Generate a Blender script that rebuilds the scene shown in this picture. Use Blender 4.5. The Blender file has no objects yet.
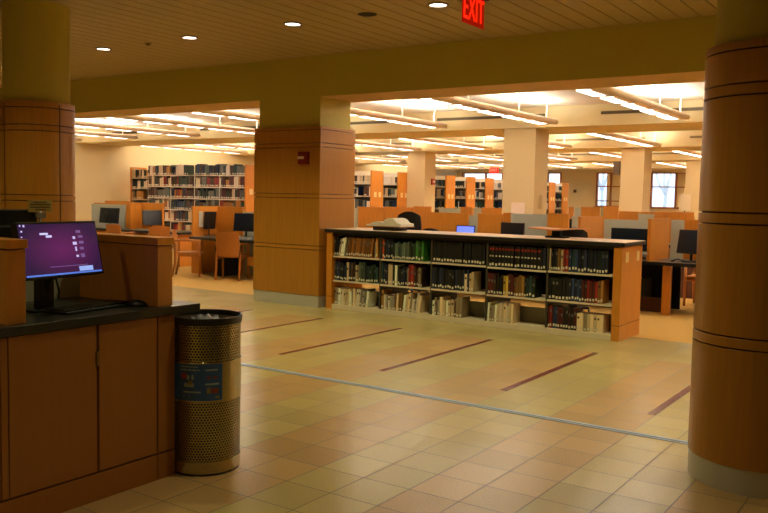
import bpy, bmesh, math, random
from mathutils import Vector, Matrix, Euler
from math import sin, cos, pi, radians, atan2, hypot

C = bpy.context.scene.collection
sc = bpy.context.scene
rnd = random.Random(7)

# ------------------------------------------------------------------ camera
YAW, PITCH, ROLL, FPX, EYE = .59753, .07107, .01981, 831.57, 1.52
fwd = Vector((-sin(YAW), cos(YAW), 0)); rgt = Vector((cos(YAW), sin(YAW), 0)); up = Vector((0, 0, 1))
f2 = fwd * cos(PITCH) - up * sin(PITCH); u2 = up * cos(PITCH) + fwd * sin(PITCH)
r3 = rgt * cos(ROLL) + u2 * sin(ROLL); u3 = u2 * cos(ROLL) - rgt * sin(ROLL)
cam = bpy.data.cameras.new('camera'); co = bpy.data.objects.new('camera', cam); C.objects.link(co)
m = Matrix((r3, u3, -f2)).transposed().to_4x4(); m.translation = Vector((0, 0, EYE)); co.matrix_world = m
cam.sensor_width = 36; cam.lens = FPX / 768 * 36; cam.clip_start = .05; cam.clip_end = 200
sc.camera = co

# ------------------------------------------------------------------ world, exposure
w = bpy.data.worlds.new('sky'); sc.world = w; w.use_nodes = True
bg = w.node_tree.nodes['Background']; bg.inputs[0].default_value = (.66, .80, 1, 1); bg.inputs[1].default_value = 2.0
sc.view_settings.view_transform = 'Standard'; sc.view_settings.look = 'None'
sc.view_settings.exposure = 0.0; sc.view_settings.gamma = 1; sc.view_settings.use_curve_mapping = False
UPLIGHT, DOWNLIGHT, NEARDOWN = 76, 115, 60
WARM = (1, .96, .46); LAMP = (1, 1.07, 1.02)

# ------------------------------------------------------------------ materials
def lin(c): return tuple(((v / 255) / 12.92 if v / 255 <= .04045 else ((v / 255 + .055) / 1.055) ** 2.4) for v in c) + (1,)
MATS = {}
def mat(name, rgb, rough=.5, metal=0, vary=0, scale=(5, 5, 5), emit=None, bump=0, coat=0, spec=.5):
    if name in MATS: return MATS[name]
    M = bpy.data.materials.new(name); M.use_nodes = True; nt = M.node_tree; b = nt.nodes['Principled BSDF']
    b.inputs['Base Color'].default_value = lin(rgb); b.inputs['Roughness'].default_value = rough
    b.inputs['Metallic'].default_value = metal; b.inputs['Coat Weight'].default_value = coat; b.inputs['Coat Roughness'].default_value = .15
    b.inputs['Specular IOR Level'].default_value = spec
    if emit:
        b.inputs['Emission Color'].default_value = lin(emit[0]); b.inputs['Emission Strength'].default_value = emit[1]
    tc = nt.nodes.new('ShaderNodeTexCoord'); mp = nt.nodes.new('ShaderNodeMapping'); mp.inputs['Scale'].default_value = scale
    nz = nt.nodes.new('ShaderNodeTexNoise'); nz.inputs['Detail'].default_value = 5
    nt.links.new(tc.outputs['Object'], mp.inputs[0]); nt.links.new(mp.outputs[0], nz.inputs[0])
    mx = nt.nodes.new('ShaderNodeMix'); mx.data_type = 'RGBA'; mx.blend_type = 'MULTIPLY'; mx.inputs[0].default_value = 1
    rp = nt.nodes.new('ShaderNodeMapRange'); v = vary or .03
    rp.inputs[1].default_value = .3; rp.inputs[2].default_value = .7
    rp.inputs[3].default_value = 1 - v; rp.inputs[4].default_value = 1
    nt.links.new(nz.outputs[0], rp.inputs[0])
    mx.inputs[6].default_value = lin(rgb); nt.links.new(rp.outputs[0], mx.inputs[7]); nt.links.new(mx.outputs[2], b.inputs['Base Color'])
    if bump:
        bm_ = nt.nodes.new('ShaderNodeBump'); bm_.inputs['Strength'].default_value = bump; bm_.inputs['Distance'].default_value = .003
        nt.links.new(nz.outputs[0], bm_.inputs['Height']); nt.links.new(bm_.outputs[0], b.inputs['Normal'])
    MATS[name] = M; return M

def N(nt, t, **k):
    n = nt.nodes.new(t)
    for a, v in k.items(): setattr(n, a, v)
    return n
def mth(nt, op, a, b=None, c=None):
    n = nt.nodes.new('ShaderNodeMath'); n.operation = op
    for i, v in enumerate((a, b, c)):
        if v is None: continue
        if isinstance(v, (int, float)): n.inputs[i].default_value = v
        else: nt.links.new(v, n.inputs[i])
    return n.outputs[0]
def mixc(nt, f, a, b):
    n = nt.nodes.new('ShaderNodeMix'); n.data_type = 'RGBA'
    if isinstance(f, (int, float)): n.inputs[0].default_value = f
    else: nt.links.new(f, n.inputs[0])
    for i, v in ((6, a), (7, b)):
        if isinstance(v, tuple): n.inputs[i].default_value = v
        else: nt.links.new(v, n.inputs[i])
    return n.outputs[2]

WOODG = (9, 9, .9)
wood = mat('honey maple veneer', (220, 138, 44), .38, vary=.16, scale=(8, 8, .7), coat=.15)
wood_col = mat('cherry veneer', (186, 124, 42), .36, vary=.16, scale=(8, 8, .5), coat=.2)
wood_desk = mat('amber veneer', (160, 98, 34), .4, vary=.08, scale=(6, 6, .6), coat=.15)
wood_dark = mat('shade-dark wood', (84, 42, 18), .6)  # shade of grooves and gaps put into a dark brown
wood_chair = mat('chair beech', (206, 132, 60), .42, vary=.12, scale=(10, 10, 1))
green = mat('olive paint', (196, 178, 72), .62, vary=.04)
cream = mat('cream paint', (236, 214, 166), .75, vary=.03)
cream_col = mat('beige column paint', (216, 190, 144), .75, vary=.03)
white = mat('white ceiling paint', (245, 232, 215), .8)
slatm = mat('tan ceiling slat', (176, 152, 100), .55, vary=.06)
slatgap = mat('dark ceiling void', (40, 32, 20), .9)
black = mat('black plastic', (18, 18, 20), .38)
blackm = mat('matte black', (12, 12, 13), .7)
stone = mat('dark stone laminate', (44, 44, 42), .28, vary=.3, scale=(60, 60, 60))
greyfab = mat('pale grey panel', (190, 190, 172), .85, vary=.06, scale=(80, 80, 80))
steel = mat('brushed steel', (186, 174, 136), .2, metal=1, vary=.12, scale=(2, 2, 60))
steelb = mat('steel skirting', (204, 200, 198), .4, metal=.3, vary=.08, scale=(2, 2, 60))
shelfm = mat('cream shelf metal', (224, 206, 184), .45)
toplam = mat('pinkish laminate', (214, 178, 150), .35, vary=.05)
darkedge = mat('dark edge band', (34, 28, 26), .4)
fixm = mat('fixture cream enamel', (235, 205, 175), .4)
diff = mat('white diffuser', (250, 245, 240), .5, emit=((255, 248, 236), 6))
brassm = mat('brown window frame', (172, 108, 62), .45)
paper = mat('paper', (232, 222, 205), .8)
redm = mat('red enamel', (120, 22, 16), .4)

def floor_mat():
    M = bpy.data.materials.new('terrazzo tiles'); M.use_nodes = True; nt = M.node_tree; b = nt.nodes['Principled BSDF']
    g = N(nt, 'ShaderNodeNewGeometry'); s = N(nt, 'ShaderNodeSeparateXYZ'); nt.links.new(g.outputs['Position'], s.inputs[0])
    X, Y = s.outputs[0], s.outputs[1]; T = .2945
    u = mth(nt, 'DIVIDE', mth(nt, 'ADD', X, 2.852), T); v = mth(nt, 'DIVIDE', mth(nt, 'ADD', Y, -5.37 + 30 * T), T)
    fu = mth(nt, 'FRACT', mth(nt, 'ADD', u, 200)); fv = mth(nt, 'FRACT', mth(nt, 'ADD', v, 200))
    iu = mth(nt, 'FLOOR', u); iv = mth(nt, 'FLOOR', v)
    def near(f, wd): return mth(nt, 'LESS_THAN', mth(nt, 'SUBTRACT', .5, mth(nt, 'ABSOLUTE', mth(nt, 'SUBTRACT', f, .5))), wd)
    gr = mth(nt, 'MAXIMUM', near(fu, .013), near(fv, .013))
    cmb = N(nt, 'ShaderNodeCombineXYZ'); nt.links.new(iu, cmb.inputs[0]); nt.links.new(iv, cmb.inputs[1])
    wn = N(nt, 'ShaderNodeTexWhiteNoise'); nt.links.new(cmb.outputs[0], wn.inputs[0])
    band = mth(nt, 'FRACT', mth(nt, 'ADD', mth(nt, 'DIVIDE', mth(nt, 'ADD', X, 2.852), 4 * T), 50))
    isg = mth(nt, 'LESS_THAN', band, .5)
    far = mth(nt, 'GREATER_THAN', Y, 5.37 + 9.2 * T)
    isg = mth(nt, 'MAXIMUM', isg, far)
    gc = lin((188, 165, 112)); pc = lin((190, 152, 106))
    base = mixc(nt, isg, pc, gc)
    nz = N(nt, 'ShaderNodeTexNoise'); nz.inputs['Scale'].default_value = 130; nz.inputs['Detail'].default_value = 3
    nt.links.new(g.outputs['Position'], nz.inputs[0])
    sp = mth(nt, 'MULTIPLY_ADD', nz.outputs[0], .7, .65)
    tv = mth(nt, 'MULTIPLY_ADD', wn.outputs[0], .16, .9)
    mu = N(nt, 'ShaderNodeMix', data_type='RGBA', blend_type='MULTIPLY'); mu.inputs[0].default_value = 1
    nt.links.new(base, mu.inputs[6]); nt.links.new(mth(nt, 'MULTIPLY', sp, tv), mu.inputs[7])
    # red inlay strips : last 0.06 m of each pink band, between Y 6.0 and 8.08
    st = mth(nt, 'MULTIPLY', mth(nt, 'GREATER_THAN', band, 1 - .062 / (4 * T)),
             mth(nt, 'MULTIPLY', mth(nt, 'GREATER_THAN', Y, 5.96), mth(nt, 'LESS_THAN', Y, 8.08)))
    c2 = mixc(nt, st, mu.outputs[2], lin((120, 48, 44)))
    c3 = mixc(nt, mth(nt, 'MULTIPLY', gr, .85), c2, lin((84, 64, 40)))
    nt.links.new(c3, b.inputs['Base Color'])
    r = mth(nt, 'MULTIPLY_ADD', gr, .3, mth(nt, 'MULTIPLY_ADD', nz.outputs[0], .1, .2))
    nt.links.new(r, b.inputs['Roughness']); b.inputs['Specular IOR Level'].default_value = .5
    return M
carpetm = mat('ochre carpet', (206, 158, 74), .95, vary=.25, scale=(60, 60, 60), bump=.4)

def perf_mat():
    M = bpy.data.materials.new('perforated steel'); M.use_nodes = True; nt = M.node_tree; b = nt.nodes['Principled BSDF']
    tc = N(nt, 'ShaderNodeTexCoord'); s = N(nt, 'ShaderNodeSeparateXYZ'); nt.links.new(tc.outputs['Object'], s.inputs[0])
    a = mth(nt, 'ARCTAN2', s.outputs[1], s.outputs[0]); p = .0165
    u = mth(nt, 'DIVIDE', mth(nt, 'MULTIPLY', a, .195), p); v = mth(nt, 'DIVIDE', s.outputs[2], p * .866)
    row = mth(nt, 'FLOOR', v); odd = mth(nt, 'MODULO', row, 2.0)
    uu = mth(nt, 'SUBTRACT', mth(nt, 'FRACT', mth(nt, 'ADD', mth(nt, 'MULTIPLY_ADD', odd, .5, u), 200)), .5)
    vv = mth(nt, 'MULTIPLY', mth(nt, 'SUBTRACT', mth(nt, 'FRACT', v), .5), .866)
    d = mth(nt, 'ADD', mth(nt, 'MULTIPLY', uu, uu), mth(nt, 'MULTIPLY', vv, vv))
    hole = mth(nt, 'LESS_THAN', d, .125)
    nt.links.new(mixc(nt, hole, lin((184, 172, 130)), lin((14, 12, 10))), b.inputs['Base Color'])
    nt.links.new(mth(nt, 'SUBTRACT', 1, hole), b.inputs['Metallic'])
    nt.links.new(mth(nt, 'MULTIPLY_ADD', hole, .5, .22), b.inputs['Roughness'])
    return M
perf = perf_mat()

# ------------------------------------------------------------------ mesh helpers
class MB:
    def __init__(s): s.bm = bmesh.new(); s.mats = []
    def mi(s, m):
        if m not in s.mats: s.mats.append(m)
        return s.mats.index(m)
    def box(s, x0, y0, z0, x1, y1, z1, m, bev=0, mtx=None):
        b = bmesh.new()
        bmesh.ops.create_cube(b, size=1)
        for v in b.verts: v.co = Vector(((x0 + x1) / 2 + v.co.x * (x1 - x0), (y0 + y1) / 2 + v.co.y * (y1 - y0), (z0 + z1) / 2 + v.co.z * (z1 - z0)))
        if bev: bmesh.ops.bevel(b, geom=b.edges[:], offset=bev, segments=2, affect='EDGES', profile=.5)
        return s.merge(b, m, mtx)
    def merge(s, b, m, mtx=None, smooth=False):
        if mtx: bmesh.ops.transform(b, matrix=mtx, verts=b.verts)
        k = s.mi(m); mp = {v: s.bm.verts.new(v.co) for v in b.verts}
        for f in b.faces:
            try: n = s.bm.faces.new([mp[v] for v in f.verts])
            except ValueError: continue
            n.material_index = k; n.smooth = smooth or f.smooth
        b.free(); return s
    def lathe(s, prof, m, cx=0, cy=0, seg=64, a0=0, a1=2 * pi, smooth=True):
        k = s.mi(m); full = abs(a1 - a0 - 2 * pi) < 1e-6; n = seg if full else seg + 1
        for (ra, za), (rb, zb) in zip(prof, prof[1:]):
            A = []; B = []
            for i in range(n):
                t = a0 + (a1 - a0) * i / seg
                A.append(s.bm.verts.new((cx + ra * cos(t), cy + ra * sin(t), za))); B.append(s.bm.verts.new((cx + rb * cos(t), cy + rb * sin(t), zb)))
            for i in range(n if full else n - 1):
                j = (i + 1) % n
                vs = [A[i], A[j], B[j], B[i]]
                if ra < 1e-6: vs = [A[i], B[j], B[i]]
                if rb < 1e-6: vs = [A[i], A[j], B[i]]
                f = s.bm.faces.new(vs); f.material_index = k; f.smooth = smooth
        return s
    def tube(s, pts, r, m, seg=10):
        pts = [Vector(p) for p in pts]; k = s.mi(m); rings = []
        for i, p in enumerate(pts):
            d = (pts[min(i + 1, len(pts) - 1)] - pts[max(i - 1, 0)]).normalized()
            a = d.orthogonal().normalized() if abs(d.z) < .99 else Vector((1, 0, 0)); 
            if abs(d.z) < .99: a = d.cross(Vector((0, 0, 1))).normalized()
            b = d.cross(a).normalized(); rr = r[i] if isinstance(r, (list, tuple)) else r
            rings.append([s.bm.verts.new(p + (a * cos(2 * pi * q / seg) + b * sin(2 * pi * q / seg)) * rr) for q in range(seg)])
        for A, B in zip(rings, rings[1:]):
            for q in range(seg):
                f = s.bm.faces.new((A[q], A[(q + 1) % seg], B[(q + 1) % seg], B[q])); f.material_index = k; f.smooth = True
        for R in (rings[0][::-1], rings[-1]):
            f = s.bm.faces.new(R); f.material_index = k
        return s
    def prism(s, poly, z0, z1, m, mtx=None):
        b = bmesh.new(); A = [b.verts.new((x, y, z0)) for x, y in poly]; B = [b.verts.new((x, y, z1)) for x, y in poly]
        n = len(poly); b.faces.new(A[::-1]); b.faces.new(B)
        for i in range(n): b.faces.new((A[i], A[(i + 1) % n], B[(i + 1) % n], B[i]))
        return s.merge(b, m, mtx)
    def grid(s, fn, nu, nv, m, thick=0):
        """surface fn(u,v)->Vector, optionally closed with a second skin fn2"""
        k = s.mi(m); V = [[s.bm.verts.new(fn(i / nu, j / nv, 0)) for j in range(nv + 1)] for i in range(nu + 1)]
        W = [[s.bm.verts.new(fn(i / nu, j / nv, 1)) for j in range(nv + 1)] for i in range(nu + 1)]
        def F(*v):
            f = s.bm.faces.new(v); f.material_index = k; f.smooth = False
        for i in range(nu):
            for j in range(nv):
                F(V[i][j], V[i + 1][j], V[i + 1][j + 1], V[i][j + 1]); F(W[i][j + 1], W[i + 1][j + 1], W[i + 1][j], W[i][j])
        for i in range(nu): F(V[i][0], W[i][0], W[i + 1][0], V[i + 1][0]); F(V[i][nv], V[i + 1][nv], W[i + 1][nv], W[i][nv])
        for j in range(nv): F(V[0][j], V[0][j + 1], W[0][j + 1], W[0][j]); F(V[nu][j], W[nu][j], W[nu][j + 1], V[nu][j + 1])
        return s
    def build(s, name, parent=None, loc=None, rot=None):
        bmesh.ops.recalc_face_normals(s.bm, faces=s.bm.faces)
        me = bpy.data.meshes.new(name); s.bm.to_mesh(me); s.bm.free()
        for m_ in s.mats: me.materials.append(m_)
        o = bpy.data.objects.new(name, me); C.objects.link(o)
        if parent: o.parent = parent
        if loc is not None: o.location = loc
        if rot is not None: o.rotation_euler = rot
        return o
def thing(name, label, cat, loc=(0, 0, 0), rz=0, group=None):
    o = bpy.data.objects.new(name, None); C.objects.link(o); o.empty_display_size = .1
    o.location = loc; o.rotation_euler = (0, 0, rz); tag(o, label, cat, group); return o
def tag(o, label, cat, group=None):
    o['label'] = label; o['category'] = cat
    if group: o['group'] = group
    return o
def struct(o): o['kind'] = 'structure'; return o
def dup(root, loc=None, rz=None, label=None, group=None):
    r = root.copy(); C.objects.link(r)
    if loc is not None: r.location = loc
    if rz is not None: r.rotation_euler = (0, 0, rz)
    if label: r['label'] = label
    if group: r['group'] = group
    def rec(a, b):
        for ch in list(a.children):
            c = ch.copy(); C.objects.link(c); c.parent = b; rec(ch, c)
    rec(root, r); return r
def bx(name, x0, y0, z0, x1, y1, z1, m, parent=None, bev=0):
    return MB().box(x0, y0, z0, x1, y1, z1, m, bev).build(name, parent)
def txt(name, body, size, m, parent, mtx, extrude=.001, align='CENTER'):
    cu = bpy.data.curves.new(name, 'FONT'); cu.body = body; cu.size = size; cu.extrude = extrude; cu.align_x = align; cu.align_y = 'CENTER'
    t = bpy.data.objects.new(name, cu); C.objects.link(t)
    dg = bpy.context.evaluated_depsgraph_get(); me = bpy.data.meshes.new_from_object(t.evaluated_get(dg))
    bpy.data.objects.remove(t); me.transform(mtx); me.materials.clear(); me.materials.append(m)
    o = bpy.data.objects.new(name, me); C.objects.link(o)
    if parent: o.parent = parent
    return o

# ------------------------------------------------------------------ room shell
XL, XR, YB, YN, YF = -20.2, 3.2, 36.0, -4.0, 8.85
ZH, ZR, ZB = 3.40, 3.23, 2.86
struct(MB().box(XL - .2, YN - .2, -.1, XR + .2, 9.3, 0, floor_mat()).build('floor'))
struct(MB().box(XL - .2, 9.3, -.1, XR + .2, YB + .2, 0, carpetm).build('floor_carpet'))
struct(bx('wall_left', XL - .2, YF, 0, XL, YB, 3.6, cream)); struct(bx('wall_hall_left', XL - .2, YN, 0, XL, YF, 3.6, green))
struct(bx('wall_right', XR, YF, 0, XR + .2, YB, 3.6, cream)); struct(bx('wall_hall_right', XR, YN, 0, XR + .2, YF, 3.6, green))
struct(bx('wall_front', XL - .2, YN - .2, 0, XR + .2, YN, 3.6, green))
# hall slat ceiling
struct(bx('ceiling_void', XL, YN, ZH + .03, XR, YF + .1, ZH + .15, slatgap))
b = MB(); x = XL + .011
while x < XR - .1:
    b.box(x, YN, ZH, x + .188, YF, ZH + .02, slatm); x += .2
struct(b.build('ceiling'))
struct(bx('ceiling_reading_room', XL, 9.6, ZR, XR, YB, ZR + .15, white))
# beams
for i, (y0, y1) in enumerate(((14.35, 15.95), (20.35, 22.1), (26.8, 28.2), (32.8, 34.0))):
    o = bx('ceiling_beam', XL, y0, ZB, XR, y1, ZR, cream); struct(o)
    v = MB()
    for q in range(-2, 6):     # air slots in the beam face
        xx = -5.2 - q * 3.35
        v.box(xx, y0 - .012, ZR - .18, xx + 2.3, y0 + .01, ZR - .125, mat('air slot grey', (120, 102, 70), .6) if i == 0 else mat('air slot tan', (170, 146, 100), .6), 0)
        for r in range(2): v.box(xx, y0 - .018, ZR - .17 + r * .02, xx + 2.3, y0 - .008, ZR - .164 + r * .02, mat('slot vane', (84, 70, 50), .5))
    v.build('air_slot', o)
o = struct(bx('ceiling_beam', XL, YF, ZB, XR, 9.62, ZH + .1, green)); bx('soffit', XL, YF + .004, ZB - .004, XR, 9.615, ZB, mat('tan soffit', (206, 168, 104), .7), o)  # thin tan sheet, paler than the green beam above it

# ------------------------------------------------------------------ back wall with windows
xs = [XL, -19.9, -14.85, -13.15, -7.6, -6.9, -3.0, XR]
wl = MB()
for a, c in ((XL, -19.95), (-14.8, -13.15), (-6.9, XR)): wl.box(a, YB, 0, c, YB + .3, 3.6, cream)
for a, c in ((-19.95, -14.8), (-13.15, -6.9)):
    wl.box(a, YB, 0, c, YB + .3, 1.30, cream); wl.box(a, YB, 2.80, c, YB + .3, 3.6, cream)
struct(wl.build('wall_back'))
glassM = bpy.data.materials.new('window glass'); glassM.use_nodes = True; nt = glassM.node_tree; nt.nodes.remove(nt.nodes['Principled BSDF'])
tr = N(nt, 'ShaderNodeBsdfTransparent'); gl = N(nt, 'ShaderNodeBsdfGlossy'); gl.inputs['Roughness'].default_value = .02
mxs = N(nt, 'ShaderNodeMixShader'); mxs.inputs[0].default_value = .06
nt.links.new(tr.outputs[0], mxs.inputs[1]); nt.links.new(gl.outputs[0], mxs.inputs[2]); nt.links.new(mxs.outputs[0], nt.nodes['Material Output'].inputs[0])
def window(n, x0, x1, mull):
    root = MB(); z0, z1 = 1.30, 2.80; t = .045
    for z in ((z0, 1.53, 2.17, z1 - t) if n == 2 else (z0, 2.17, z1 - t)): root.box(x0, YB - .02, z, x1, YB + .08, z + t, brassm)
    for x in [x0] + mull + [x1 - .07]: root.box(x, YB - .025, z0, x + .08, YB + .085, z1, brassm)
    o = struct(root.build('window_%d' % n)); bx('pane', x0, YB + .05, z0, x1, YB + .058, z1, glassM, o)
    bx('sill', x0 - .05, YB - .12, z0 - .04, x1 + .05, YB, z0, brassm, o)
window(1, -19.95, -14.8, [-18.7, -17.8, -16.5, -15.5]); window(2, -13.15, -10.75, [-12.52, -11.6]); window(3, -10.75, -6.9, [-9.72, -8.6, -7.7])
bl = mat('cream blind fabric', (240, 222, 176), .8)
for x0, x1, lb in ((-12.68, -10.8, 'cream blind inside the back window left of the beige column'), (-9.66, -6.95, 'cream blind inside the bright back window by the narrow column')):
    tag(MB().box(x0, YB + .03, 1.34, x1, YB + .035, 2.76, bl).tube([(x0, YB + .033, 1.36), (x1, YB + .033, 1.36)], .012, bl).build('window_blind'), lb, 'blind')
struct(bx('ground', -60, 36.3, -.12, 30, 90, -.02, mat('snowy ground', (206, 212, 214), .9)))
def tree(x, y, h, seed, label):
    r = random.Random(seed); t = MB(); bark = mat('glare-paled bark', (226, 232, 238), .9)  # overexposed view through the window put into the bark colour
    def br(p, d, L, rad, dep):
        q = p + d * L; mid = p + d * L * .5 + Vector((r.uniform(-1, 1), r.uniform(-1, 1), 0)) * L * .06
        t.tube([p, mid, q], [rad, rad * .8, rad * .62], bark, 6)
        if dep == 0: return
        for _ in range(3):
            nd = (d + Vector((r.uniform(-1, 1), r.uniform(-1, 1), r.uniform(-.2, .8))) * .75).normalized(); br(q, nd, L * r.uniform(.6, .8), rad * .6, dep - 1)
    br(Vector((0, 0, 0)), Vector((0, 0, 1)), h * .3, h * .022, 5)
    o = t.build('bare_tree', None, (x, y, -.02)); return tag(o, label, 'tree')
tree(-12.6, 45, 6.5, 3, 'pale bare tree outside the back window nearest the round column')
tree(-18.6, 52, 7.5, 5, 'pale bare tree farther off behind the left back window')

# ------------------------------------------------------------------ columns
GRO = [2.315, 2.142, 2.082, 1.475, 1.415, .825, .765]
GROL = [2.345, 2.175, 2.115, 1.475, 1.415, .825, .765]
GROP = [2.415, 2.235, 2.18, 1.545, 1.49, .84, .785]
def segs(z0, z1, G, g=.009):
    zs = sorted(G); out = []; a = z0
    for z in zs: out.append((a, z - g / 2)); a = z + g / 2
    out.append((a, z1)); return out
def round_column(cx, cy, label, seams, G, ZT):
    o = struct(MB().lathe([(.325, 0), (.325, ZH + .03)], green, seg=96).build('round_column', None, (cx, cy, 0))); o['label'] = label
    MB().lathe([(.326, .02), (.352, .02), (.352, ZT - .02), (.326, ZT - .02)], wood_dark, seg=96).build('reveal_core', o)
    b = MB()
    for z0, z1 in segs(.137, ZT, G):
        if seams:
            for a in seams:
                b.lathe([(.34, z0), (.368, z0), (.37, z0 + .002), (.37, z1 - .002), (.368, z1), (.34, z1)], wood_col, seg=30, a0=a + .018, a1=a + pi / 2 - .018)
        else: b.lathe([(.34, z0), (.368, z0), (.37, z0 + .002), (.37, z1 - .002), (.368, z1), (.34, z1)], wood_col, seg=96)
    b.build('wood_cladding', o)
    MB().lathe([(.33, 0), (.366, 0), (.366, .137), (.33, .137)], steelb, seg=96).build('metal_base', o)
round_column(-.818, 4.95, 'round wood-clad column close on the right with steel base', [], GRO, 2.36)
round_column(-7.885, 5.145, 'round wood-clad column behind the computer desk', [radians(2 + 90 * k) for k in range(4)], GROL, 2.41)
def square_pillar():
    x0, x1, y0, y1 = -8.25, -7.05, 8.79, 9.58
    o = struct(bx('square_pillar', x0 + .05, y0 + .05, 0, x1 - .05, y1 - .06, ZB, green)); o['label'] = 'square wood-clad pillar at the left end of the low bookcase'
    bx('reveal_core', x0 + .02, y0 + .02, .02, x1 - .02, y1 - .02, 2.42, wood_dark, o)
    b = MB()
    for z0, z1 in segs(.16, 2.455, GROP): b.box(x0, y0, z0, x1, y1, z1, wood_col, .003)
    b.build('wood_cladding', o); bx('metal_base', x0 + .008, y0 + .008, 0, x1 - .008, y1 - .008, .16, steelb, o)
square_pillar()
def room_column(x0, y0, w_, d_, label):
    o = struct(bx('beige_column', x0, y0, 0, x0 + w_, y0 + d_, ZB, cream_col)); o['label'] = label; return o
room_column(-7.1, 14.4, .65, .6, 'wide beige column bearing a pale notice')
room_column(-13.19, 20.5, .6, .6, 'beige column among the book stacks with red alarm')
room_column(-6.88, 20.5, .58, .62, 'beige column between the two bright windows')
room_column(-6.95, 26.9, .65, .6, 'narrow beige column beside the round column')

# ------------------------------------------------------------------ ceiling lamps
def fixture_proto():
    t = thing('pendant_light', 'x', 'light', (0, 0, 0)); L = 4.2
    b = MB(); b.tube([(0, 0, 0), (0, L, 0)], .048, fixm, 14); b.build('housing', t)
    n = 5; st = L / n
    for k in range(n):
        MB().box(-.27, k * st + .12, -.04, -.09, k * st + st - .12, -.03, diff).box(-.285, k * st + .12, -.045, -.27, k * st + st - .09, .01, fixm).box(-.09, k * st + .12, -.045, -.075, k * st + st - .09, .01, fixm).build('diffuser_panel', t)
    for k in range(n + 1): bx('cross_rib', -.285, k * st - .1, -.03, -.03, k * st + .1, .005, fixm, t)
    for y in (1.0, L - 1.5, L - .4): MB().tube([(0, y, .03), (0, y, ZR - 2.9)], .013, white, 8).build('hanging_rod', t)
    return t
PROTO = fixture_proto()
def lamp_under(parent, name, kind, energy, loc, size, color, rot=(0, 0, 0), spot=None):
    L = bpy.data.lights.new(name, kind); L.energy = energy; L.color = color
    if kind == 'AREA': L.shape = 'RECTANGLE'; L.size, L.size_y = size
    if kind == 'SPOT': L.spot_size = spot; L.spot_blend = .8; L.shadow_soft_size = size
    o = bpy.data.objects.new(name, L); C.objects.link(o); o.parent = parent; o.location = loc; o.rotation_euler = rot; return o
lamp_under(PROTO, 'uplight_lamp', 'AREA', UPLIGHT, (-.17, 2.1, .0), (.2, 3.8), LAMP, (pi, 0, 0))
ords = ['first', 'second', 'third', 'fourth', 'fifth', 'sixth', 'seventh', 'eighth', 'ninth', 'tenth', 'eleventh', 'twelfth', 'thirteenth', 'fourteenth', 'fifteenth', 'sixteenth', 'seventeenth', 'eighteenth', 'nineteenth', 'twentieth',
        'twenty-first', 'twenty-second', 'twenty-third', 'twenty-fourth', 'twenty-fifth', 'twenty-sixth', 'twenty-seventh', 'twenty-eighth', 'twenty-ninth', 'thirtieth', 'thirty-first', 'thirty-second']
BAYS = [(9.66, 'nearest'), (15.97, 'second'), (22.12, 'third'), (28.4, 'farthest')]
first = True
for bi, (y0, bn) in enumerate(BAYS):
    for k in range(-2, 8):
        x = -3.6 - 2.24 * k
        if bi == 1 and False: continue
        if k == -2 and bi > 1: continue
        nm = 'linear pendant light, %s from the right in the %s ceiling bay' % (ords[k + 2], bn)
        if first: o = PROTO; o.location = (x, y0, 2.9); o['label'] = nm; first = False
        else: o = dup(PROTO, (x, y0, 2.9), 0, nm)
        o['group'] = 'pendant lights in the %s ceiling bay' % bn

lens = mat('lit lens', (255, 250, 240), .4, emit=((255, 246, 232), 5))
def downlight(x, y, label, lit=True, power=None):
    t = thing('recessed_downlight', label, 'light', (x, y, ZH), 0, 'recessed downlights in the slat ceiling')
    MB().lathe([(.105, 0), (.105, -.008), (.085, -.012), (.085, .02)], mat('downlight trim', (120, 100, 70), .4) if lit else blackm, seg=32).build('trim_ring', t)
    MB().lathe([(0, -.004), (.086, -.004)], lens if lit else blackm, seg=32).build('lens', t)
    if lit: lamp_under(t, 'downlight_bulb', 'SPOT', power or DOWNLIGHT, (0, 0, -.03), .06, WARM, (0, 0, 0), radians(115))
vis = {-9.35: 'lit round downlight nearest the left round column', -7.72: 'lit round downlight above the square pillar, second from left', -6.09: 'lit round downlight third from the left', -4.24: 'lit round downlight beside the exit sign'}
for x in (-9.35, -7.72, -6.09, -4.24, -2.5, -.8, 1): downlight(x, 7.08, vis.get(x, 'lit round downlight outside the picture to the right'))
for y in (3.8, .5, -2.5):
    for x in (-12, -9.3, -6.7, -4.24, -2.3) if y > 3 else (-9.3, -6.5, -3.9, -1.2): downlight(x, y, 'unseen lit downlight above the near part of the hall', True, NEARDOWN)  # unseen rows; some added to brighten the round column and desk dividers
for x in (-12.6, -15, -17.5): downlight(x, 7.08, 'lit round downlight beyond the left round column')
o = MB().lathe([(.0, 0), (.0, -.006), (.085, -.006), (.1, -.002), (.1, .0)], blackm, seg=32).build('ceiling_speaker', None, (-5.1, 7.1, ZH)); tag(o, 'dark round speaker grille set in the slat ceiling', 'speaker')
o = MB().lathe([(0, -.03), (.02, -.03), (.025, -.012), (.045, -.006), (.045, 0)], mat('sprinkler brass', (120, 96, 60), .4, metal=.6), seg=20).build('sprinkler_head', None, (-8.5, 7.1, ZH)); tag(o, 'small sprinkler head in the slat ceiling between two downlights', 'sprinkler')

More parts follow.
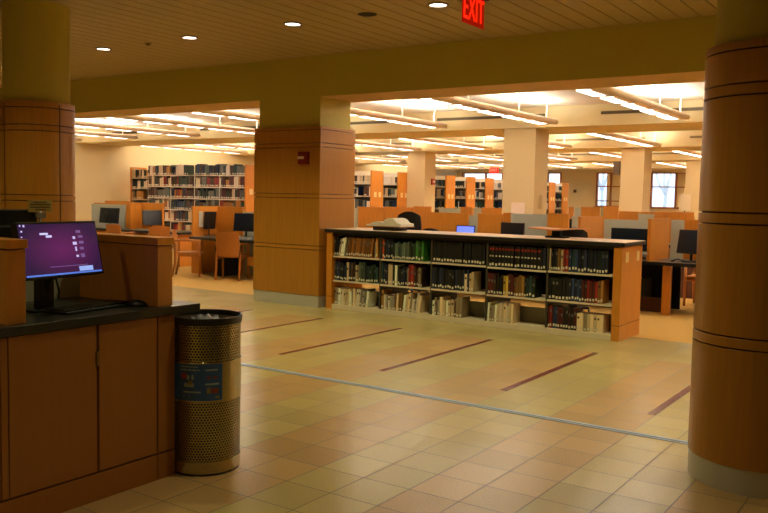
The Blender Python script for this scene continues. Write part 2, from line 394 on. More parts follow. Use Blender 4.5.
# exit sign (hangs across the hall, red letters on clear plate)
redglow = mat('lit red letter', (255, 30, 10), .4, emit=((255, 34, 8), 1.3)); redplate = mat('red tinted edge-lit plate', (150, 20, 8), .2, emit=((255, 26, 4), .22))
t = thing('exit_sign', 'red lit exit sign hanging from the slat ceiling', 'sign', (-3.62, 6.64, 3.06))
bx('housing', -.03, -.02, .262, .03, .26, .33, mat('sign housing', (60, 40, 24), .4), t, .004); bx('mounting_stem', -.012, .1, .325, .012, .13, ZH - 3.06, blackm, t)
bx('lit_plate', -.003, -.19, .0, .003, .22, .265, redplate, t)
for sx in (1, -1):
    txt('exit_lettering', 'EXIT', .3, redglow, t, Matrix.Translation((sx * .006, .012, .13)) @ Matrix.Rotation(sx * pi / 2, 4, 'Z') @ Matrix.Rotation(pi / 2, 4, 'X') @ Matrix.Diagonal((.62, 1, 1, 1)), .002)
o = thing('exit_sign', 'small red exit sign far off above the back stacks', 'sign', (-16.0, 31.6, 2.76))
bx('lit_face', -.2, -.02, -.12, .2, .02, .1, redglow, o); bx('mounting_stem', -.01, -.01, .1, .01, .01, ZR - 2.76, fixm, o)
txt('exit_lettering', 'EXIT', .16, mat('pale sign letter', (255, 170, 150), .5, emit=((255, 150, 130), 1)), o, Matrix.Translation((0, -.024, -.01)) @ Matrix.Rotation(pi / 2, 4, 'X'), .001)

# ------------------------------------------------------------------ metal strip in the floor
struct(MB().box(XL, 5.355, 0, XR, 5.42, .004, mat('aluminium expansion strip', (160, 172, 205), .45, metal=.2)).box(XL, 5.378, .004, XR, 5.392, .0055, mat('rubber insert', (112, 116, 130), .6)).build('trim_1'))

# ------------------------------------------------------------------ fire alarms, notices, small wall pieces
t = thing('fire_alarm', 'small dark red strobe alarm on the square wood pillar', 'alarm', (-7.32, 8.79, 2.03))
bx('case', -.085, -.05, -.085, .085, 0, .085, redm, t, .008); bx('strobe_lens', -.075, -.062, -.014, .03, -.05, .022, mat('pale lens', (225, 190, 165), .3), t)
t = thing('fire_alarm', 'red alarm on the beige column among the stacks', 'alarm', (-12.59, 20.85, 2.0))
bx('case', 0, .0, -.09, .05, .16, .09, mat('bright red enamel', (170, 34, 24), .4), t, .01); bx('strobe_lens', .05, .03, -.02, .06, .13, .03, paper, t)
o = bx('notice', -6.90, 14.385, 1.22, -6.63, 14.40, 1.47, mat('pinkish paper', (238, 216, 206), .8)); tag(o, 'pale pink paper notice on the wide beige column', 'notice')
o = MB().box(-6.45, 14.63, 1.36, -6.435, 14.74, 1.62, mat('tan thermostat plate', (190, 160, 110), .6), .004).build('wall_plate'); tag(o, 'tan wall plate on the side of the wide beige column', 'plate')
t = thing('wall_speaker', 'dark angled speaker on the column between the windows', 'speaker', (-6.88, 20.6, 2.37))
MB().prism([(-.02, -.12), (-.2, -.06), (-.2, .08), (-.02, .12)], -.16, .16, mat('brown grey case', (92, 72, 52), .6)).build('case', t); bx('bracket', -.03, -.03, -.03, 0, .03, .03, blackm, t)
o = bx('wall_clock_plate', -14.2, 35.97, 1.9, -14.06, 36.0, 2.04, mat('brown plate', (120, 80, 50), .6)); o.name = 'wall_switch'; tag(o, 'small brown device on the back wall beside the window', 'switch')

# ------------------------------------------------------------------ low double-faced bookcase
BX0, BX1, BY0, BY1 = -6.97, -2.92, 8.86, 9.58
t = low = thing('low_bookcase', 'long low wooden bookcase with dark edged top and three shelves', 'bookcase', (0, 0, 0))
for x0, x1, n in ((BX0, BX0 + .09, 'l'), (BX1 - .09, BX1, 'r')):
    e = MB().box(x0, BY0, .0, x1, BY1, .165, wood, .003).box(x0, BY0, .172, x1, BY1, 1.03, wood, .003).box(x0 + .004, BY0 + .004, .16, x1 - .004, BY1 - .004, .18, wood_dark).build('end_panel', t)
    if n == 'r':
        for yy in (BY0 + .17, BY0 + .55): bx('range_card', x1, yy - .05, .86, x1 + .006, yy + .05, .97, mat('cream card', (240, 214, 160), .7), e)
    else: bx('side_trim', x0 - .004, BY0, .0, x0, BY1, 1.03, wood, e)
bx('top', BX0 - .03, BY0 - .02, 1.038, BX1 + .03, BY1 + .03, 1.08, darkedge, t, .003); bx('top_laminate', BX0 - .022, BY0 - .012, 1.08, BX1 + .022, BY1 + .022, 1.083, toplam, t)
bx('fascia', BX0 + .09, BY0 + .03, 1.0, BX1 - .09, BY0 + .05, 1.04, blackm, t); bx('fascia', BX0 + .09, BY1 - .05, 1.0, BX1 - .09, BY1 - .03, 1.04, blackm, t)
SX0, SX1 = BX0 + .09, BX1 - .09; BW = (SX1 - SX0) / 5
bx('kick_base', SX0, BY0 + .01, 0, SX1, BY1 - .01, .065, shelfm, t, .002)
greym = mat('grey back panel', (150, 146, 128), .6)
for i in range(1, 5): bx('upright', SX0 + i * BW - .012, BY0 + .03, .065, SX0 + i * BW + .012, BY1 - .03, 1.0, mat('dark upright', (70, 62, 52), .5), t)
SH = [.722, .392, .066]
for i in range(5):
    a, c = SX0 + i * BW + .012, SX0 + (i + 1) * BW - .012
    dz = (0, .0, .004, -.004, .0)[i]
    for z in SH[:2]:
        bx('shelf', a, BY0 + .01, z + dz - .02, c, BY0 + .30, z + dz, shelfm, t, .002); bx('shelf', a, BY1 - .3, z + dz - .02, c, BY1 - .01, z + dz, shelfm, t, .002)
    bx('back_panel', a, BY0 + .38, .60, c, BY0 + .40, 1.0, blackm, t); bx('back_panel', a, BY0 + .38, .40, c, BY0 + .40, .60, blackm, t)
    bx('back_panel', a, BY0 + .30, .065, c, BY0 + .31, .25, greym, t)

PAL = {'white': (232, 214, 196), 'cream': (212, 186, 150), 'tan': (176, 124, 60), 'golden brown': (160, 98, 34), 'orange red': (190, 66, 26), 'red': (132, 30, 22), 'maroon': (84, 24, 26),
       'black': (22, 22, 24), 'navy': (24, 32, 56), 'dark blue': (30, 48, 84), 'dark teal': (26, 52, 56), 'dark green': (28, 48, 32), 'bright green': (44, 104, 32), 'grey': (108, 106, 100), 'yellow': (196, 160, 60),
       'brown': (70, 42, 26), 'grey green': (86, 100, 88)}
BM = {k: mat('cover ' + k, v, .5, vary=.12, scale=(30, 30, 30)) for k, v in PAL.items()}
BMV = {(k, q): mat('cover %s tone %d' % (k, q), tuple(min(255, int(c * f) + a) for c in v), .5, vary=.12, scale=(30, 30, 30)) for k, v in PAL.items() for q, (f, a) in enumerate(((.72, 0), (1, 0), (1.15, 10)))}
pagem = mat('book pages', (214, 200, 168), .85); labm = mat('spine label', (226, 216, 196), .7); redband = mat('red spine band', (150, 34, 24), .5)
bookpaper = mat('white open pages', (246, 240, 226), .8)
BOOKMESH = {}
def book_meshes(col, th, h, d, band, tone=1, ttl=0):
    key = (col, round(th, 3), round(h, 2), round(d, 2), band, tone, ttl)
    if key in BOOKMESH: return BOOKMESH[key]
    b = MB(); cm = BMV[(col, tone)]; c = .0025
    # spine (slightly rounded) at y=0, covers, page block
    poly = [(-th / 2, .004), (-th * .3, .0005), (0, -.001), (th * .3, .0005), (th / 2, .004), (th / 2, .008), (-th / 2, .008)]
    b.prism(poly, 0, h, cm); b.box(-th / 2, .006, 0, -th / 2 + c, d, h, cm); b.box(th / 2 - c, .006, 0, th / 2, d, h, cm)
    b.box(-th / 2 + c, .008, .003, th / 2 - c, d - .004, h - .004, pagem)
    if band:
        b.box(-th * .38, -.0016, h * .78, th * .38, .006, h * .88, redband); b.box(-th * .3, -.0016, h * .48, th * .3, .006, h * .54, labm)
    if ttl: b.box(-th * .3, -.0016, h * (.5 + .1 * ttl), th * .3, .004, h * (.62 + .1 * ttl), BM['grey'] if col not in ('white', 'cream', 'tan', 'yellow') else BM['brown'])
    o = b.build('book'); me = o.data; bpy.data.objects.remove(o)
    l = MB().box(-th * .32, -.0022, h * (.06 + .03 * tone), th * .32, .004, h * (.17 + .03 * tone), labm).build('spine_label'); lm = l.data; bpy.data.objects.remove(l)
    BOOKMESH[key] = (me, lm); return BOOKMESH[key]
# each cell: list of (colour choices, count, height range, thickness range, lean, label?, band)
S = lambda cols, n, h=(.24, .28), th=(.022, .036), lean=0, lab=True, band=False: (cols.split('|'), n, h, th, lean, lab, band)
CELLS = {
 (0, 0): [S('black|dark green', 2), S('white', 3, (.23, .26), (.028, .036), .16), S('golden brown', 12, (.26, .275), (.03, .036), .13), S('white', 1, (.2, .22), (.015, .018)), S('tan', 1, (.27, .28), (.032, .036))],
 (0, 1): [S('orange red', 1, (.285, .29), (.03, .034)), S('navy|black', 4), S('dark teal|grey green', 9, (.2, .25)), S('dark green', 3, (.2, .26)), S('bright green', 3, (.25, .27), (.034, .038))],
 (0, 2): [S('black', 19, (.265, .27), (.034, .036))],
 (0, 3): [S('black', 16, (.275, .28), (.036, .038), 0, True, True), S('navy', 3)],
 (0, 4): [S('cream', 1, (.25, .27), (.014, .016)), S('navy|black', 3), S('cream|tan', 2, (.24, .27)), S('red', 2, (.25, .28)), S('navy|dark teal|dark blue', 13, (.265, .275), (.03, .036))],
 (1, 0): [S('black|dark teal|navy', 7, (.2, .26)), S('cream', 1), S('black|brown', 3), S('tan|cream', 2, (.2, .24)), S('grey green', 3, (.25, .28)), S('dark teal|dark green', 6, (.2, .25))],
 (1, 1): [S('navy|dark teal', 3), S('cream', 2, (.26, .28), (.03, .04)), S('black', 1), S('white', 1, (.26, .27)), S('black|navy', 5, (.2, .26)), S('cream', 1, (.22, .24)), S('red', 2, (.27, .28), (.036, .04)), S('black|cream|brown', 4, (.22, .26))],
 (1, 2): [S('black|navy', 13, (.245, .27), (.03, .034)), S('cream', 1, (.2, .22)), S('dark blue', 1, (.25, .27)), S('cream', 2, (.22, .24), (.03, .036))],
 (1, 3): [S('red|maroon', 2, (.24, .27), (.036, .04)), S('black|brown', 4, (.2, .25)), S('yellow', 2, (.23, .24), (.03, .034)), S('maroon', 2, (.25, .27)), S('tan|golden brown', 4, (.22, .25)), S('dark teal|dark green', 4, (.22, .27))],
 (1, 4): [S('black', 6, (.24, .285), (.034, .045)), S('navy|dark blue', 5, (.25, .26)), S('red|maroon', 6, (.24, .255), (.026, .032)), S('yellow|tan', 2, (.25, .26))],
 (2, 0): [S('cream|white', 11, (.19, .23), (.026, .036)), S('white|grey', 6, (.2, .24), (.028, .034), .14)],
 (2, 1): [S('tan', 1, (.25, .26)), S('white', 5, (.17, .19)), S('tan|cream', 4, (.22, .25), (.024, .03), .05), S('white|cream', 8, (.17, .25), (.026, .034), .12)],
 (2, 2): [S('white|cream', 8, (.18, .23), (.03, .04)), S('brown', 1, (.18, .2)), S('cream', 2, (.22, .25), (.04, .045))],
 (2, 3): [S('white|cream', 10, (.19, .24), (.024, .034), .04), S('cream', 1, (.23, .24))],
 (2, 4): [S('red|maroon', 2, (.24, .26)), S('dark blue', 2, (.25, .27)), S('black|maroon', 7, (.22, .27)), S('cream', 8, (.20, .205), (.034, .038))],
}
rown = ['top', 'middle', 'bottom']; bayn = ['leftmost', 'second', 'central', 'fourth', 'rightmost']
nb = 0
for (r, c), runs in CELLS.items():
    a, e = SX0 + c * BW + .016, SX0 + (c + 1) * BW - .016
    dz = (0, .0, .004, -.004, .0)[c] if r < 2 else 0
    x = a; idx = 0
    for cols, n, hr, tr_, lean, lab, band in runs:
        for k in range(n):
            th = round(rnd.uniform(*tr_) / .003) * .003; h = round(rnd.uniform(*hr), 2)
            if r == 0: h = min(h, .26)
            ext = th / cos(lean) + (h * sin(lean) if (lean and k == n - 1) else 0)
            if x + ext > e: break
            col = rnd.choice(cols) if n < 12 or len(cols) > 1 else cols[0]
            same = n >= 12 and len(cols) == 1 and col == 'black'
            me, lm = book_meshes(col, th, h, .2, band, 1 if same and rnd.random() < .6 else rnd.randint(0, 2), 0 if same else rnd.choice((0, 0, 0, 1, 2)))
            o = bpy.data.objects.new('book', me); C.objects.link(o)
            # lean to the right about the lower right corner; books touch their neighbour
            z = SH[r] + dz
            if lean:
                o.rotation_euler = (0, lean, 0); o.location = (x + th / 2 * cos(lean), BY0 + .035, z + th / 2 * sin(lean))
                x += th / cos(lean) + .0022
                if k == n - 1: x += h * sin(lean) * .93
            else:
                o.location = (x + th / 2, BY0 + .03 + rnd.uniform(0, .022), z); x += th + (.005 if band else .0026)
            l = bpy.data.objects.new('spine_label', lm); C.objects.link(l); l.parent = o
            tag(o, '%s book%s, %s from left, %s shelf, %s bay, low bookcase' % (col, ' with red bands' if band else '', ords[min(idx, 31)], rown[r], bayn[c]), 'book', 'books on the %s shelf of the low bookcase, %s bay' % (rown[r], bayn[c]))
            idx += 1; nb += 1
# things on the low bookcase
t = thing('open_book', 'large open book lying on the left end of the low bookcase', 'book', (-6.20, 9.24, 1.083))
MB().box(-.17, -.16, .0, .17, .16, .045, black, .004).build('book_stand', t)
MB().box(-.28, -.17, .045, .0, .17, .055, BM['golden brown'], .002).box(.0, -.17, .045, .29, .17, .055, BM['golden brown'], .002).build('cover', t)
def leaf(sx, hgt):
    def fn(u, v, s):
        x = sx * u * .275; zz = .056 if s else .056 + hgt * (sin(pi * min(1, u * 1.25 + .05)) ** .6 * .55 + .45) * (1 - .25 * u ** 4)
        return Vector((x, -.16 + .32 * v, zz))
    return fn
MB().grid(leaf(-1, .06), 12, 1, bookpaper).build('page_block', t); MB().grid(leaf(1, .11), 12, 1, bookpaper).build('page_block', t)
t = thing('atlas_stand', 'open tan folder resting on a black stand on the low bookcase', 'stand', (-3.85, 9.3, 1.083))
MB().prism([(-.12, -.08), (.12, -.08), (.12, .08), (-.12, .08)], 0, .02, blackm).prism([(-.05, -.05), (.05, -.05), (.05, .05), (-.05, .05)], .02, .085, blackm).build('base', t)
tanb = mat('salmon board', (224, 150, 100), .5, vary=.06)
MB().box(-.30, -.18, -.008, .0, .18, .008, tanb, .002, Matrix.Translation((0, 0, .095)) @ Matrix.Rotation(radians(3), 4, 'Y')).box(0, -.18, -.008, .34, .18, .008, tanb, .002, Matrix.Translation((0, 0, .095)) @ Matrix.Rotation(radians(-4), 4, 'Y')).build('board', t)

# ------------------------------------------------------------------ tall stacks: everything on them is one countless book filling
class BookFill:
    """upright books of many colours filling shelves seen only from afar"""
    def __init__(s): s.b = MB()
    def row(s, x0, x1, y, z, cols, hr=(.2, .26), d=.18, fill=1, axis='x'):
        x = x0
        while x < x1 - .04:
            if rnd.random() > fill: x += rnd.uniform(.05, .2); continue
            n = rnd.randint(1, 4); c = rnd.choice(cols); hh = rnd.uniform(*hr)
            for _ in range(n):
                th = rnd.uniform(.024, .045); h = hh + rnd.uniform(-.012, .012)
                if x + th > x1: break
                yy = y + rnd.uniform(0, .02)
                s.b.box(x, yy, z, x + th - .0015, yy + d, z + h, BM[c])
                if rnd.random() < .75: s.b.box(x + .004, yy - .001, z + .012, x + th - .006, yy + .002, z + .05, labm)
                x += th
fill = BookFill()
MIXC = ['dark blue', 'navy', 'dark teal', 'black', 'brown', 'cream', 'tan', 'grey green', 'maroon', 'grey', 'golden brown', 'dark green', 'grey', 'brown', 'white', 'red']
def stack(x0, x1, y, zt, label, zs, bays, depth=.55, end='r', cols=MIXC, top_canopy=None, fillp=.97, group=None, books=True, hr=(.2, .26)):
    t = thing('bookcase', label, 'bookcase', (0, 0, 0), 0, group)
    if 'r' in end: 
        e = bx('end_panel', x1, y - .01, 0, x1 + .05, y + depth + .01, zt, wood, t, .003)
        for q in (.3, .7): bx('range_card', x1 + .05, y + depth * q - .06, 1.52, x1 + .055, y + depth * q + .06, 1.66, mat('cream card', (240, 214, 160), .7), e)
    if 'l' in end: bx('end_panel', x0 - .05, y - .01, 0, x0, y + depth + .01, zt, wood, t, .003)
    bx('back_panel', x0, y + depth / 2 - .01, .08, x1, y + depth / 2 + .01, zt - .22, mat('dark cream metal', (112, 96, 70), .6), t)
    bx('base', x0, y + .01, 0, x1, y + depth - .01, .08, shelfm, t)
    for z in zs:
        if z > .1: bx('shelf', x0, y, z - .025, x1, y + depth / 2 - .01, z, shelfm, t); 
    for k in range(bays + 1):
        xx = x0 + (x1 - x0) * k / bays; bx('upright', max(x0, xx - .012), y + .02, .08, min(x1, xx + .012), y + depth - .02, zt - .2 if zs[0] > 1.9 else zt, shelfm, t)
    if top_canopy: bx('canopy', x0, y + .01, zt - .14, x1, y + depth, zt - .02, white, t)
    if books:
        for z in zs:
            for k in range(bays):
                a = x0 + (x1 - x0) * k / bays + .016; c = x0 + (x1 - x0) * (k + 1) / bays - .016
                sub = rnd.sample(cols, min(len(cols), 6)); fill.row(a, c, y + .01, z, sub, hr, depth / 2 - .06, fillp)
    return t
stack(-18.0, -14.4, 15.02, 2.25, 'tall wide bookcase full of books beside the left wall', [2.0, 1.7, 1.4, 1.1, .8, .5, .1], 4, hr=(.19, .275))
stack(-19.75, -18.15, 15.9, 2.25, 'narrower tall bookcase with boxes at the left wall', [1.95, 1.64, 1.33, 1.0, .7, .4, .1], 2, end='l', cols=['black', 'dark teal', 'tan', 'white', 'cream', 'dark green'])
k = 0
for q in range(11):
    y = 18.74 + 1.36 * q
    if y > 33: break
    near = ['nearest', 'second nearest', 'third', 'fourth', 'fifth', 'sixth', 'seventh', 'eighth', 'ninth', 'tenth', 'eleventh'][q]
    stack(-15.9, -13.25, y if q != 1 else 20.08, 2.25, 'tall wood-ended book stack, %s of the parallel rows' % near, [1.9, 1.55, 1.2, .85, .5, .1], 3, group='parallel book stacks in the back', top_canopy=True, cols=['black', 'dark blue', 'grey', 'dark teal', 'white', 'brown', 'cream', 'dark green'], fillp=.93)
stack(-12.6, -10.6, 35.35, 2.2, 'distant bookcase below the back window', [1.8, 1.5, 1.2, .9, .5, .1], 2, cols=['black', 'navy', 'brown']) if False else None
fo = fill.b.build('shelved_books'); fo['kind'] = 'stuff'; tag(fo, 'closely packed books of many colours filling the tall back stacks', 'books')

# ------------------------------------------------------------------ chairs
def make_chair():
    t = thing('wooden_chair', 'x', 'chair', (0, 0, 0))            # faces +Y, back at -Y
    MB().box(-.22, -.19, .42, .22, .24, .45, wood_chair, .01).build('seat', t)
    def bk(u, v, s):
        x = (u - .5) * .42; z = .42 + v * .43; y = -.215 - v * .07 - .03 * (1 - (2 * u - 1) ** 2) + (.018 if s else 0)
        z -= .02 * (abs(2 * u - 1) ** 6) * (1 if v > .9 else 0)
        if v < .3: x *= .8 + v * .667
        return Vector((x, y, z))
    MB().grid(bk, 12, 10, wood_chair).build('backrest', t)
    for sx in (-1, 1):
        MB().tube([(sx * .215, -.27, 0), (sx * .215, -.22, .25), (sx * .215, -.20, .45), (sx * .215, -.23, .66)], [.018, .022, .022, .018], wood_chair, 8).build('rear_leg', t)
        MB().tube([(sx * .235, .22, 0), (sx * .235, .21, .42), (sx * .24, .20, .65)], [.018, .022, .02], wood_chair, 8).build('front_leg', t)
        MB().tube([(sx * .225, -.225, .655), (sx * .245, 0, .67), (sx * .24, .23, .66)], [.02, .024, .022], wood_chair, 8).build('armrest', t)
        bx('seat_rail', sx * .21 - .012, -.18, .37, sx * .21 + .012, .2, .42, wood_chair, t)
    bx('seat_rail', -.2, .18, .37, .2, .2, .42, wood_chair, t)
    return t
ch = make_chair(); fc = True
def chair(x, y, rz, label):
    global fc
    if fc: o = ch; o.location = (x, y, 0); o.rotation_euler = (0, 0, rz); o['label'] = label; fc = False
    else: o = dup(ch, (x, y, 0), rz, label)
    o['group'] = 'wooden reading room chairs'; return o
chair(-10.6, 10.74, radians(27), 'wooden armchair seen from behind next to the square pillar')
chair(-11.62, 10.66, radians(-50), 'wooden armchair seen side on at the left end of the near computer desk')
chair(-14.5, 11.45, radians(5), 'wooden chair seen from behind in front of the grey carrel panel')
chair(-13.35, 11.5, radians(40), 'wooden chair turned aside at the far left carrel desk')
chair(-12.75, 12.8, radians(170), 'wooden chair between the two left carrel desks')
chair(-14.0, 13.75, radians(180), 'wooden chair on the far side of the left carrels')
chair(-2.98, 12.9, radians(180), 'wooden chair tucked under the desk beside the right round column')

def office_chair(x, y, rz, label, hb=1.0):
    t = thing('office_chair', label, 'chair', (x, y, 0), rz, 'black office chairs behind the low bookcase')
    MB().box(-.23, -.22, .46, .23, .24, .53, blackm, .03).build('seat', t)
    def bk(u, v, s):
        a = (u - .5) * 2; return Vector((a * .19 * (1 - .1 * max(0, v - .7) / .3), -.24 - .05 * v + .05 * a * a + (.05 if s else 0), .58 + v * (hb - .58) - (.06 * a * a if v > .95 else 0)))
    MB().grid(bk, 10, 8, blackm).build('backrest', t)
    MB().tube([(0, -.2, .48), (0, -.27, .6), (0, -.29, .75)], .02, black).build('back_support', t)
    MB().tube([(0, 0, .08), (0, 0, .46)], .028, black).build('gas_column', t)
    b = MB()
    for k in range(5):
        a = 2 * pi * k / 5; b.tube([(0, 0, .1), (.27 * cos(a), .27 * sin(a), .065)], [.025, .016], black, 8)
    b.build('star_base', t)
    for k in range(5):
        a = 2 * pi * k / 5; cx, cy = .27 * cos(a), .27 * sin(a)
        MB().tube([(cx - .012, cy, .028), (cx + .012, cy, .028)], .028, black, 12).build('caster', t)
    return t

# ------------------------------------------------------------------ monitors
screen_off = mat('dark screen', (34, 40, 50), .12); screen_lit = mat('lit blue screen', (90, 110, 220), .3, emit=((110, 130, 255), 1.1))
def monitor(x, y, z, rz, label, w_=.5, h_=.3, lit=False, tilt=.12):
    """faces -Y in its own frame; z = desk top"""
    t = thing('computer_monitor', label, 'monitor', (x, y, z), rz)
    MB().lathe([(0, 0), (.11, 0), (.11, .012), (.02, .018), (0, .018)], black, seg=24).build('foot', t)
    MB().tube([(0, .03, .012), (0, .045, .12 + h_ * .4)], .018, black).build('stand_post', t)
    R = Matrix.Translation((0, 0, .11 + h_ / 2)) @ Matrix.Rotation(-tilt, 4, 'X')
    s = MB().box(-w_ / 2, -.015, -h_ / 2, w_ / 2, .03, h_ / 2, black, .005, R).build('casing', t)
    MB().box(-w_ / 2 + .012, -.0165, -h_ / 2 + .018, w_ / 2 - .012, -.0145, h_ / 2 - .012, screen_lit if lit else screen_off, 0, R).build('screen', t)
    return t

# ------------------------------------------------------------------ carrels
def panel(t, x0, x1, y, z0, z1, m, th=.04, cap=True):
    bx('screen_panel', x0, y, z0, x1, y + th, z1 - (.02 if cap else 0), m, t)
    if cap: bx('panel_cap', x0 - .005, y - .006, z1 - .02, x1 + .005, y + th + .006, z1, wood if m is not greyfab else greyfab, t)
def divider(t, x, y0, y1, z0, z1, m, th=.04):
    bx('divider', x - th, y0, z0, x, y1, z1 - .02, m, t, .002); bx('panel_cap', x - th - .006, y0 - .006, z1 - .02, x + .006, y1 + .006, z1, wood, t)
def desk(t, x0, x1, y0, y1, z=.72, kn=0):
    poly = [(x0, y1), (x0, y0 + kn)] + [(x0 + (x1 - x0) * i / 10, y0 + kn - kn * sin(pi * i / 10)) for i in range(1, 10)] + [(x1, y0 + kn), (x1, y1)] if kn else [(x0, y0), (x1, y0), (x1, y1), (x0, y1)]
    MB().prism(poly[::-1] if kn else poly, z - .045, z, stone).build('worktop', t)

# left near carrel
t = thing('computer_carrel', 'wooden computer carrel with curved black desk left of the square pillar', 'desk', (0, 0, 0))
desk(t, -11.75, -9.7, 10.62, 11.72, .72, .16)
divider(t, -11.97, 11.08, 11.74, 0, 1.28, wood); panel(t, -11.97, -11.3, 11.72, 0, 1.28, wood); panel(t, -11.3, -9.7, 11.76, 0, 1.185, greyfab)
bx('side_return', -11.97, 11.06, 0, -11.75, 11.12, .72, wood, t)
bx('pedestal', -11.3, 11.0, 0, -11.1, 11.5, .67, blackm, t); bx('modesty_or_shade_panel', -10.2, 11.2, .08, -9.72, 11.24, .67, wood_dark, t); bx('power_box', -10.45, 10.98, .24, -10.26, 11.1, .40, mat('pale orange panel', (240, 180, 90), .5), t)
monitor(-10.93, 11.42, .72, radians(10), 'dark monitor on the near left carrel desk beside the pillar', .5, .34)
t = thing('tablet_stand', 'dark tilted screen against the wooden carrel divider', 'screen', (-11.93, 11.42, .72))
MB().box(0, -.13, .12, .02, .17, .46, black, .003, Matrix.Rotation(radians(6), 4, 'Y')).build('screen_body', t); bx('foot', 0, -.1, 0, .12, .12, .012, black, t); MB().tube([(.04, 0, .01), (.03, 0, .2)], .012, black).build('post', t)
o = MB().box(0, 0, 0, .008, .1, .3, paper).build('notice', None, (-11.962, 11.22, .88)); tag(o, 'white paper sheet on the wooden carrel divider', 'paper')
# left far carrels
def desk_keyboard(x, y, rz, label):
    o = MB().box(-.2, -.07, 0, .2, .07, .02, mat('pale grey key plastic', (176, 172, 160), .5), .004).box(-.19, -.06, .02, .19, .06, .026, mat('grey keys', (140, 138, 130), .5)).build('keyboard', None, (x, y, .72), (0, 0, rz)); tag(o, label, 'keyboard')
desk_keyboard(-10.6, 10.95, radians(10), 'pale keyboard on the near left carrel desk by the pillar')
desk_keyboard(-14.1, 11.68, radians(20), 'pale keyboard on the far left carrel desk under the dark monitor')
desk_keyboard(-15.4, 11.66, 0, 'pale keyboard on the far left carrel desk before the grey panel')
t = thing('computer_carrel', 'wood and grey computer carrels in front of the left bookcase', 'desk', (0, 0, 0))
desk(t, -16.9, -13.0, 11.55, 12.45, .72, .1)
panel(t, -16.75, -16.3, 12.4, 0, 1.26, wood); panel(t, -16.3, -15.15, 12.0, .72, 1.24, greyfab); panel(t, -15.12, -13.95, 12.05, .0, 1.30, wood)
divider(t, -14.62, 11.75, 12.05, 0, 1.28, wood); panel(t, -16.6, -15.8, 12.6, 0, 1.31, wood)
bx('support_leg', -16.7, 11.9, 0, -16.64, 12.4, .67, wood, t); bx('support_leg', -13.2, 11.8, 0, -13.14, 12.4, .67, wood, t)
monitor(-15.35, 11.75, .72, 0, 'grey monitor on the far left carrel before the grey panel', .62, .34)
monitor(-14.05, 11.85, .72, radians(75), 'dark monitor turned aside on the far left carrel desk', .42, .32)
# right carrels behind the low bookcase
t = thing('computer_carrel', 'row of wood and grey computer carrels just behind the low bookcase', 'desk', (0, 0, 0))
desk(t, -7.5, -1.9, 11.35, 12.3)
panel(t, -7.45, -6.68, 12.3, 0, 1.28, wood); panel(t, -6.68, -6.5, 12.33, .0, 1.25, greyfab); panel(t, -6.5, -6.05, 12.3, 0, 1.285, wood); panel(t, -6.05, -5.9, 12.34, 0, 1.31, wood)
panel(t, -5.9, -5.26, 12.3, 0, 1.3, greyfab, cap=False); panel(t, -5.25, -4.9, 12.26, 0, 1.32, wood)
divider(t, -4.365, 11.38, 12.3, .72, 1.30, wood); panel(t, -4.9, -4.42, 12.4, 0, 1.285, greyfab); panel(t, -4.35, -3.42, 12.3, 0, 1.255, greyfab, cap=False); divider(t, -3.37, 11.38, 12.3, .72, 1.30, wood)
panel(t, -3.35, -3.17, 12.3, .72, 1.275, greyfab, cap=False); panel(t, -3.17, -1.9, 12.32, 0.72, 1.29, wood)
bx('support_leg', -3.19, 11.4, 0, -3.09, 11.5, .675, wood, t); bx('modesty_or_shade_panel', -4.6, 11.65, .0, -3.2, 11.69, .2, wood_dark, t); bx('modesty_or_shade_panel', -4.6, 12.2, .0, -3.16, 12.24, .67, blackm, t); bx('modesty_or_shade_panel', -3.6, 13.7, 0, -1.9, 13.74, .7, wood_dark, t); bx('modesty_or_shade_panel', -7.45, 12.2, 0, -4.6, 12.24, .67, wood, t)  # black sheet and far dark panel added as shade below the desk
monitor(-5.58, 11.7, .72, radians(-4), 'dark monitor seen above the low bookcase near the wide beige column', .40, .34, tilt=.02)
monitor(-3.77, 11.75, .72, radians(0), 'black wide monitor between two wooden dividers right of the bookcase', .54, .32, tilt=.02)
monitor(-2.93, 11.75, .72, radians(-14), 'grey tilted monitor beside the right round column', .36, .33, tilt=.2)
b = MB().box(-.16, -.1, 0, .16, .12, .1, mat('grey printer case', (140, 140, 134), .5), .02).box(-.11, -.11, .03, .11, -.06, .05, black).build('desktop_printer', None, (-3.72, 11.48, .72)); b.location = (-3.42 - .12, 11.52, .72); tag(b, 'small grey desktop scanner on the black desk right of the bookcase', 'scanner')
t = thing('computer_tower', 'black computer tower under the desk right of the bookcase', 'computer', (-3.62, 11.75, .0)); bx('case', -.1, -.1, 0, .1, .3, .45, black, t, .005); bx('front_grille', -.07, -.104, .2, .07, -.1, .36, mat('dim grey plastic', (60, 70, 52), .5), t)
b = MB()
for q in range(3): b.tube([(-.15 + .02 * q, 0, .01), (-.05, .05 - .04 * q, .05), (.05, -.03 * q, .03), (.16, .02, .012)], .008, black if q else mat('grey cable', (150, 150, 145), .5), 6)
tag(b.build('cable_bundle', None, (-2.98, 11.5, .72)), 'tangle of grey and black cables below the tilted monitor', 'cable')
office_chair(-6.98, 11.02, radians(20), 'black high-backed office chair behind the open book', 1.31)
office_chair(-6.3, 10.62, radians(10), 'low black chair back just above the bookcase top', 1.085)
office_chair(-4.25, 10.75, radians(30), 'black office chair partly hidden behind the tan folder', 1.17)
t = thing('laptop', 'open laptop with lit blue screen behind the low bookcase', 'laptop', (-6.42, 11.6, .72))
bx('riser', -.16, -.1, 0, .16, .14, .12, blackm, t); bx('keyboard_base', -.17, -.16, .12, .17, .1, .14, black, t, .004); b = MB().box(-.17, 0, 0, .17, .01, .24, black, .003).build('lid', t, (0, .1, .14)); b.rotation_euler = (-.2, 0, 0); bx('screen', -.155, -.002, .02, .155, 0, .225, screen_lit, b)
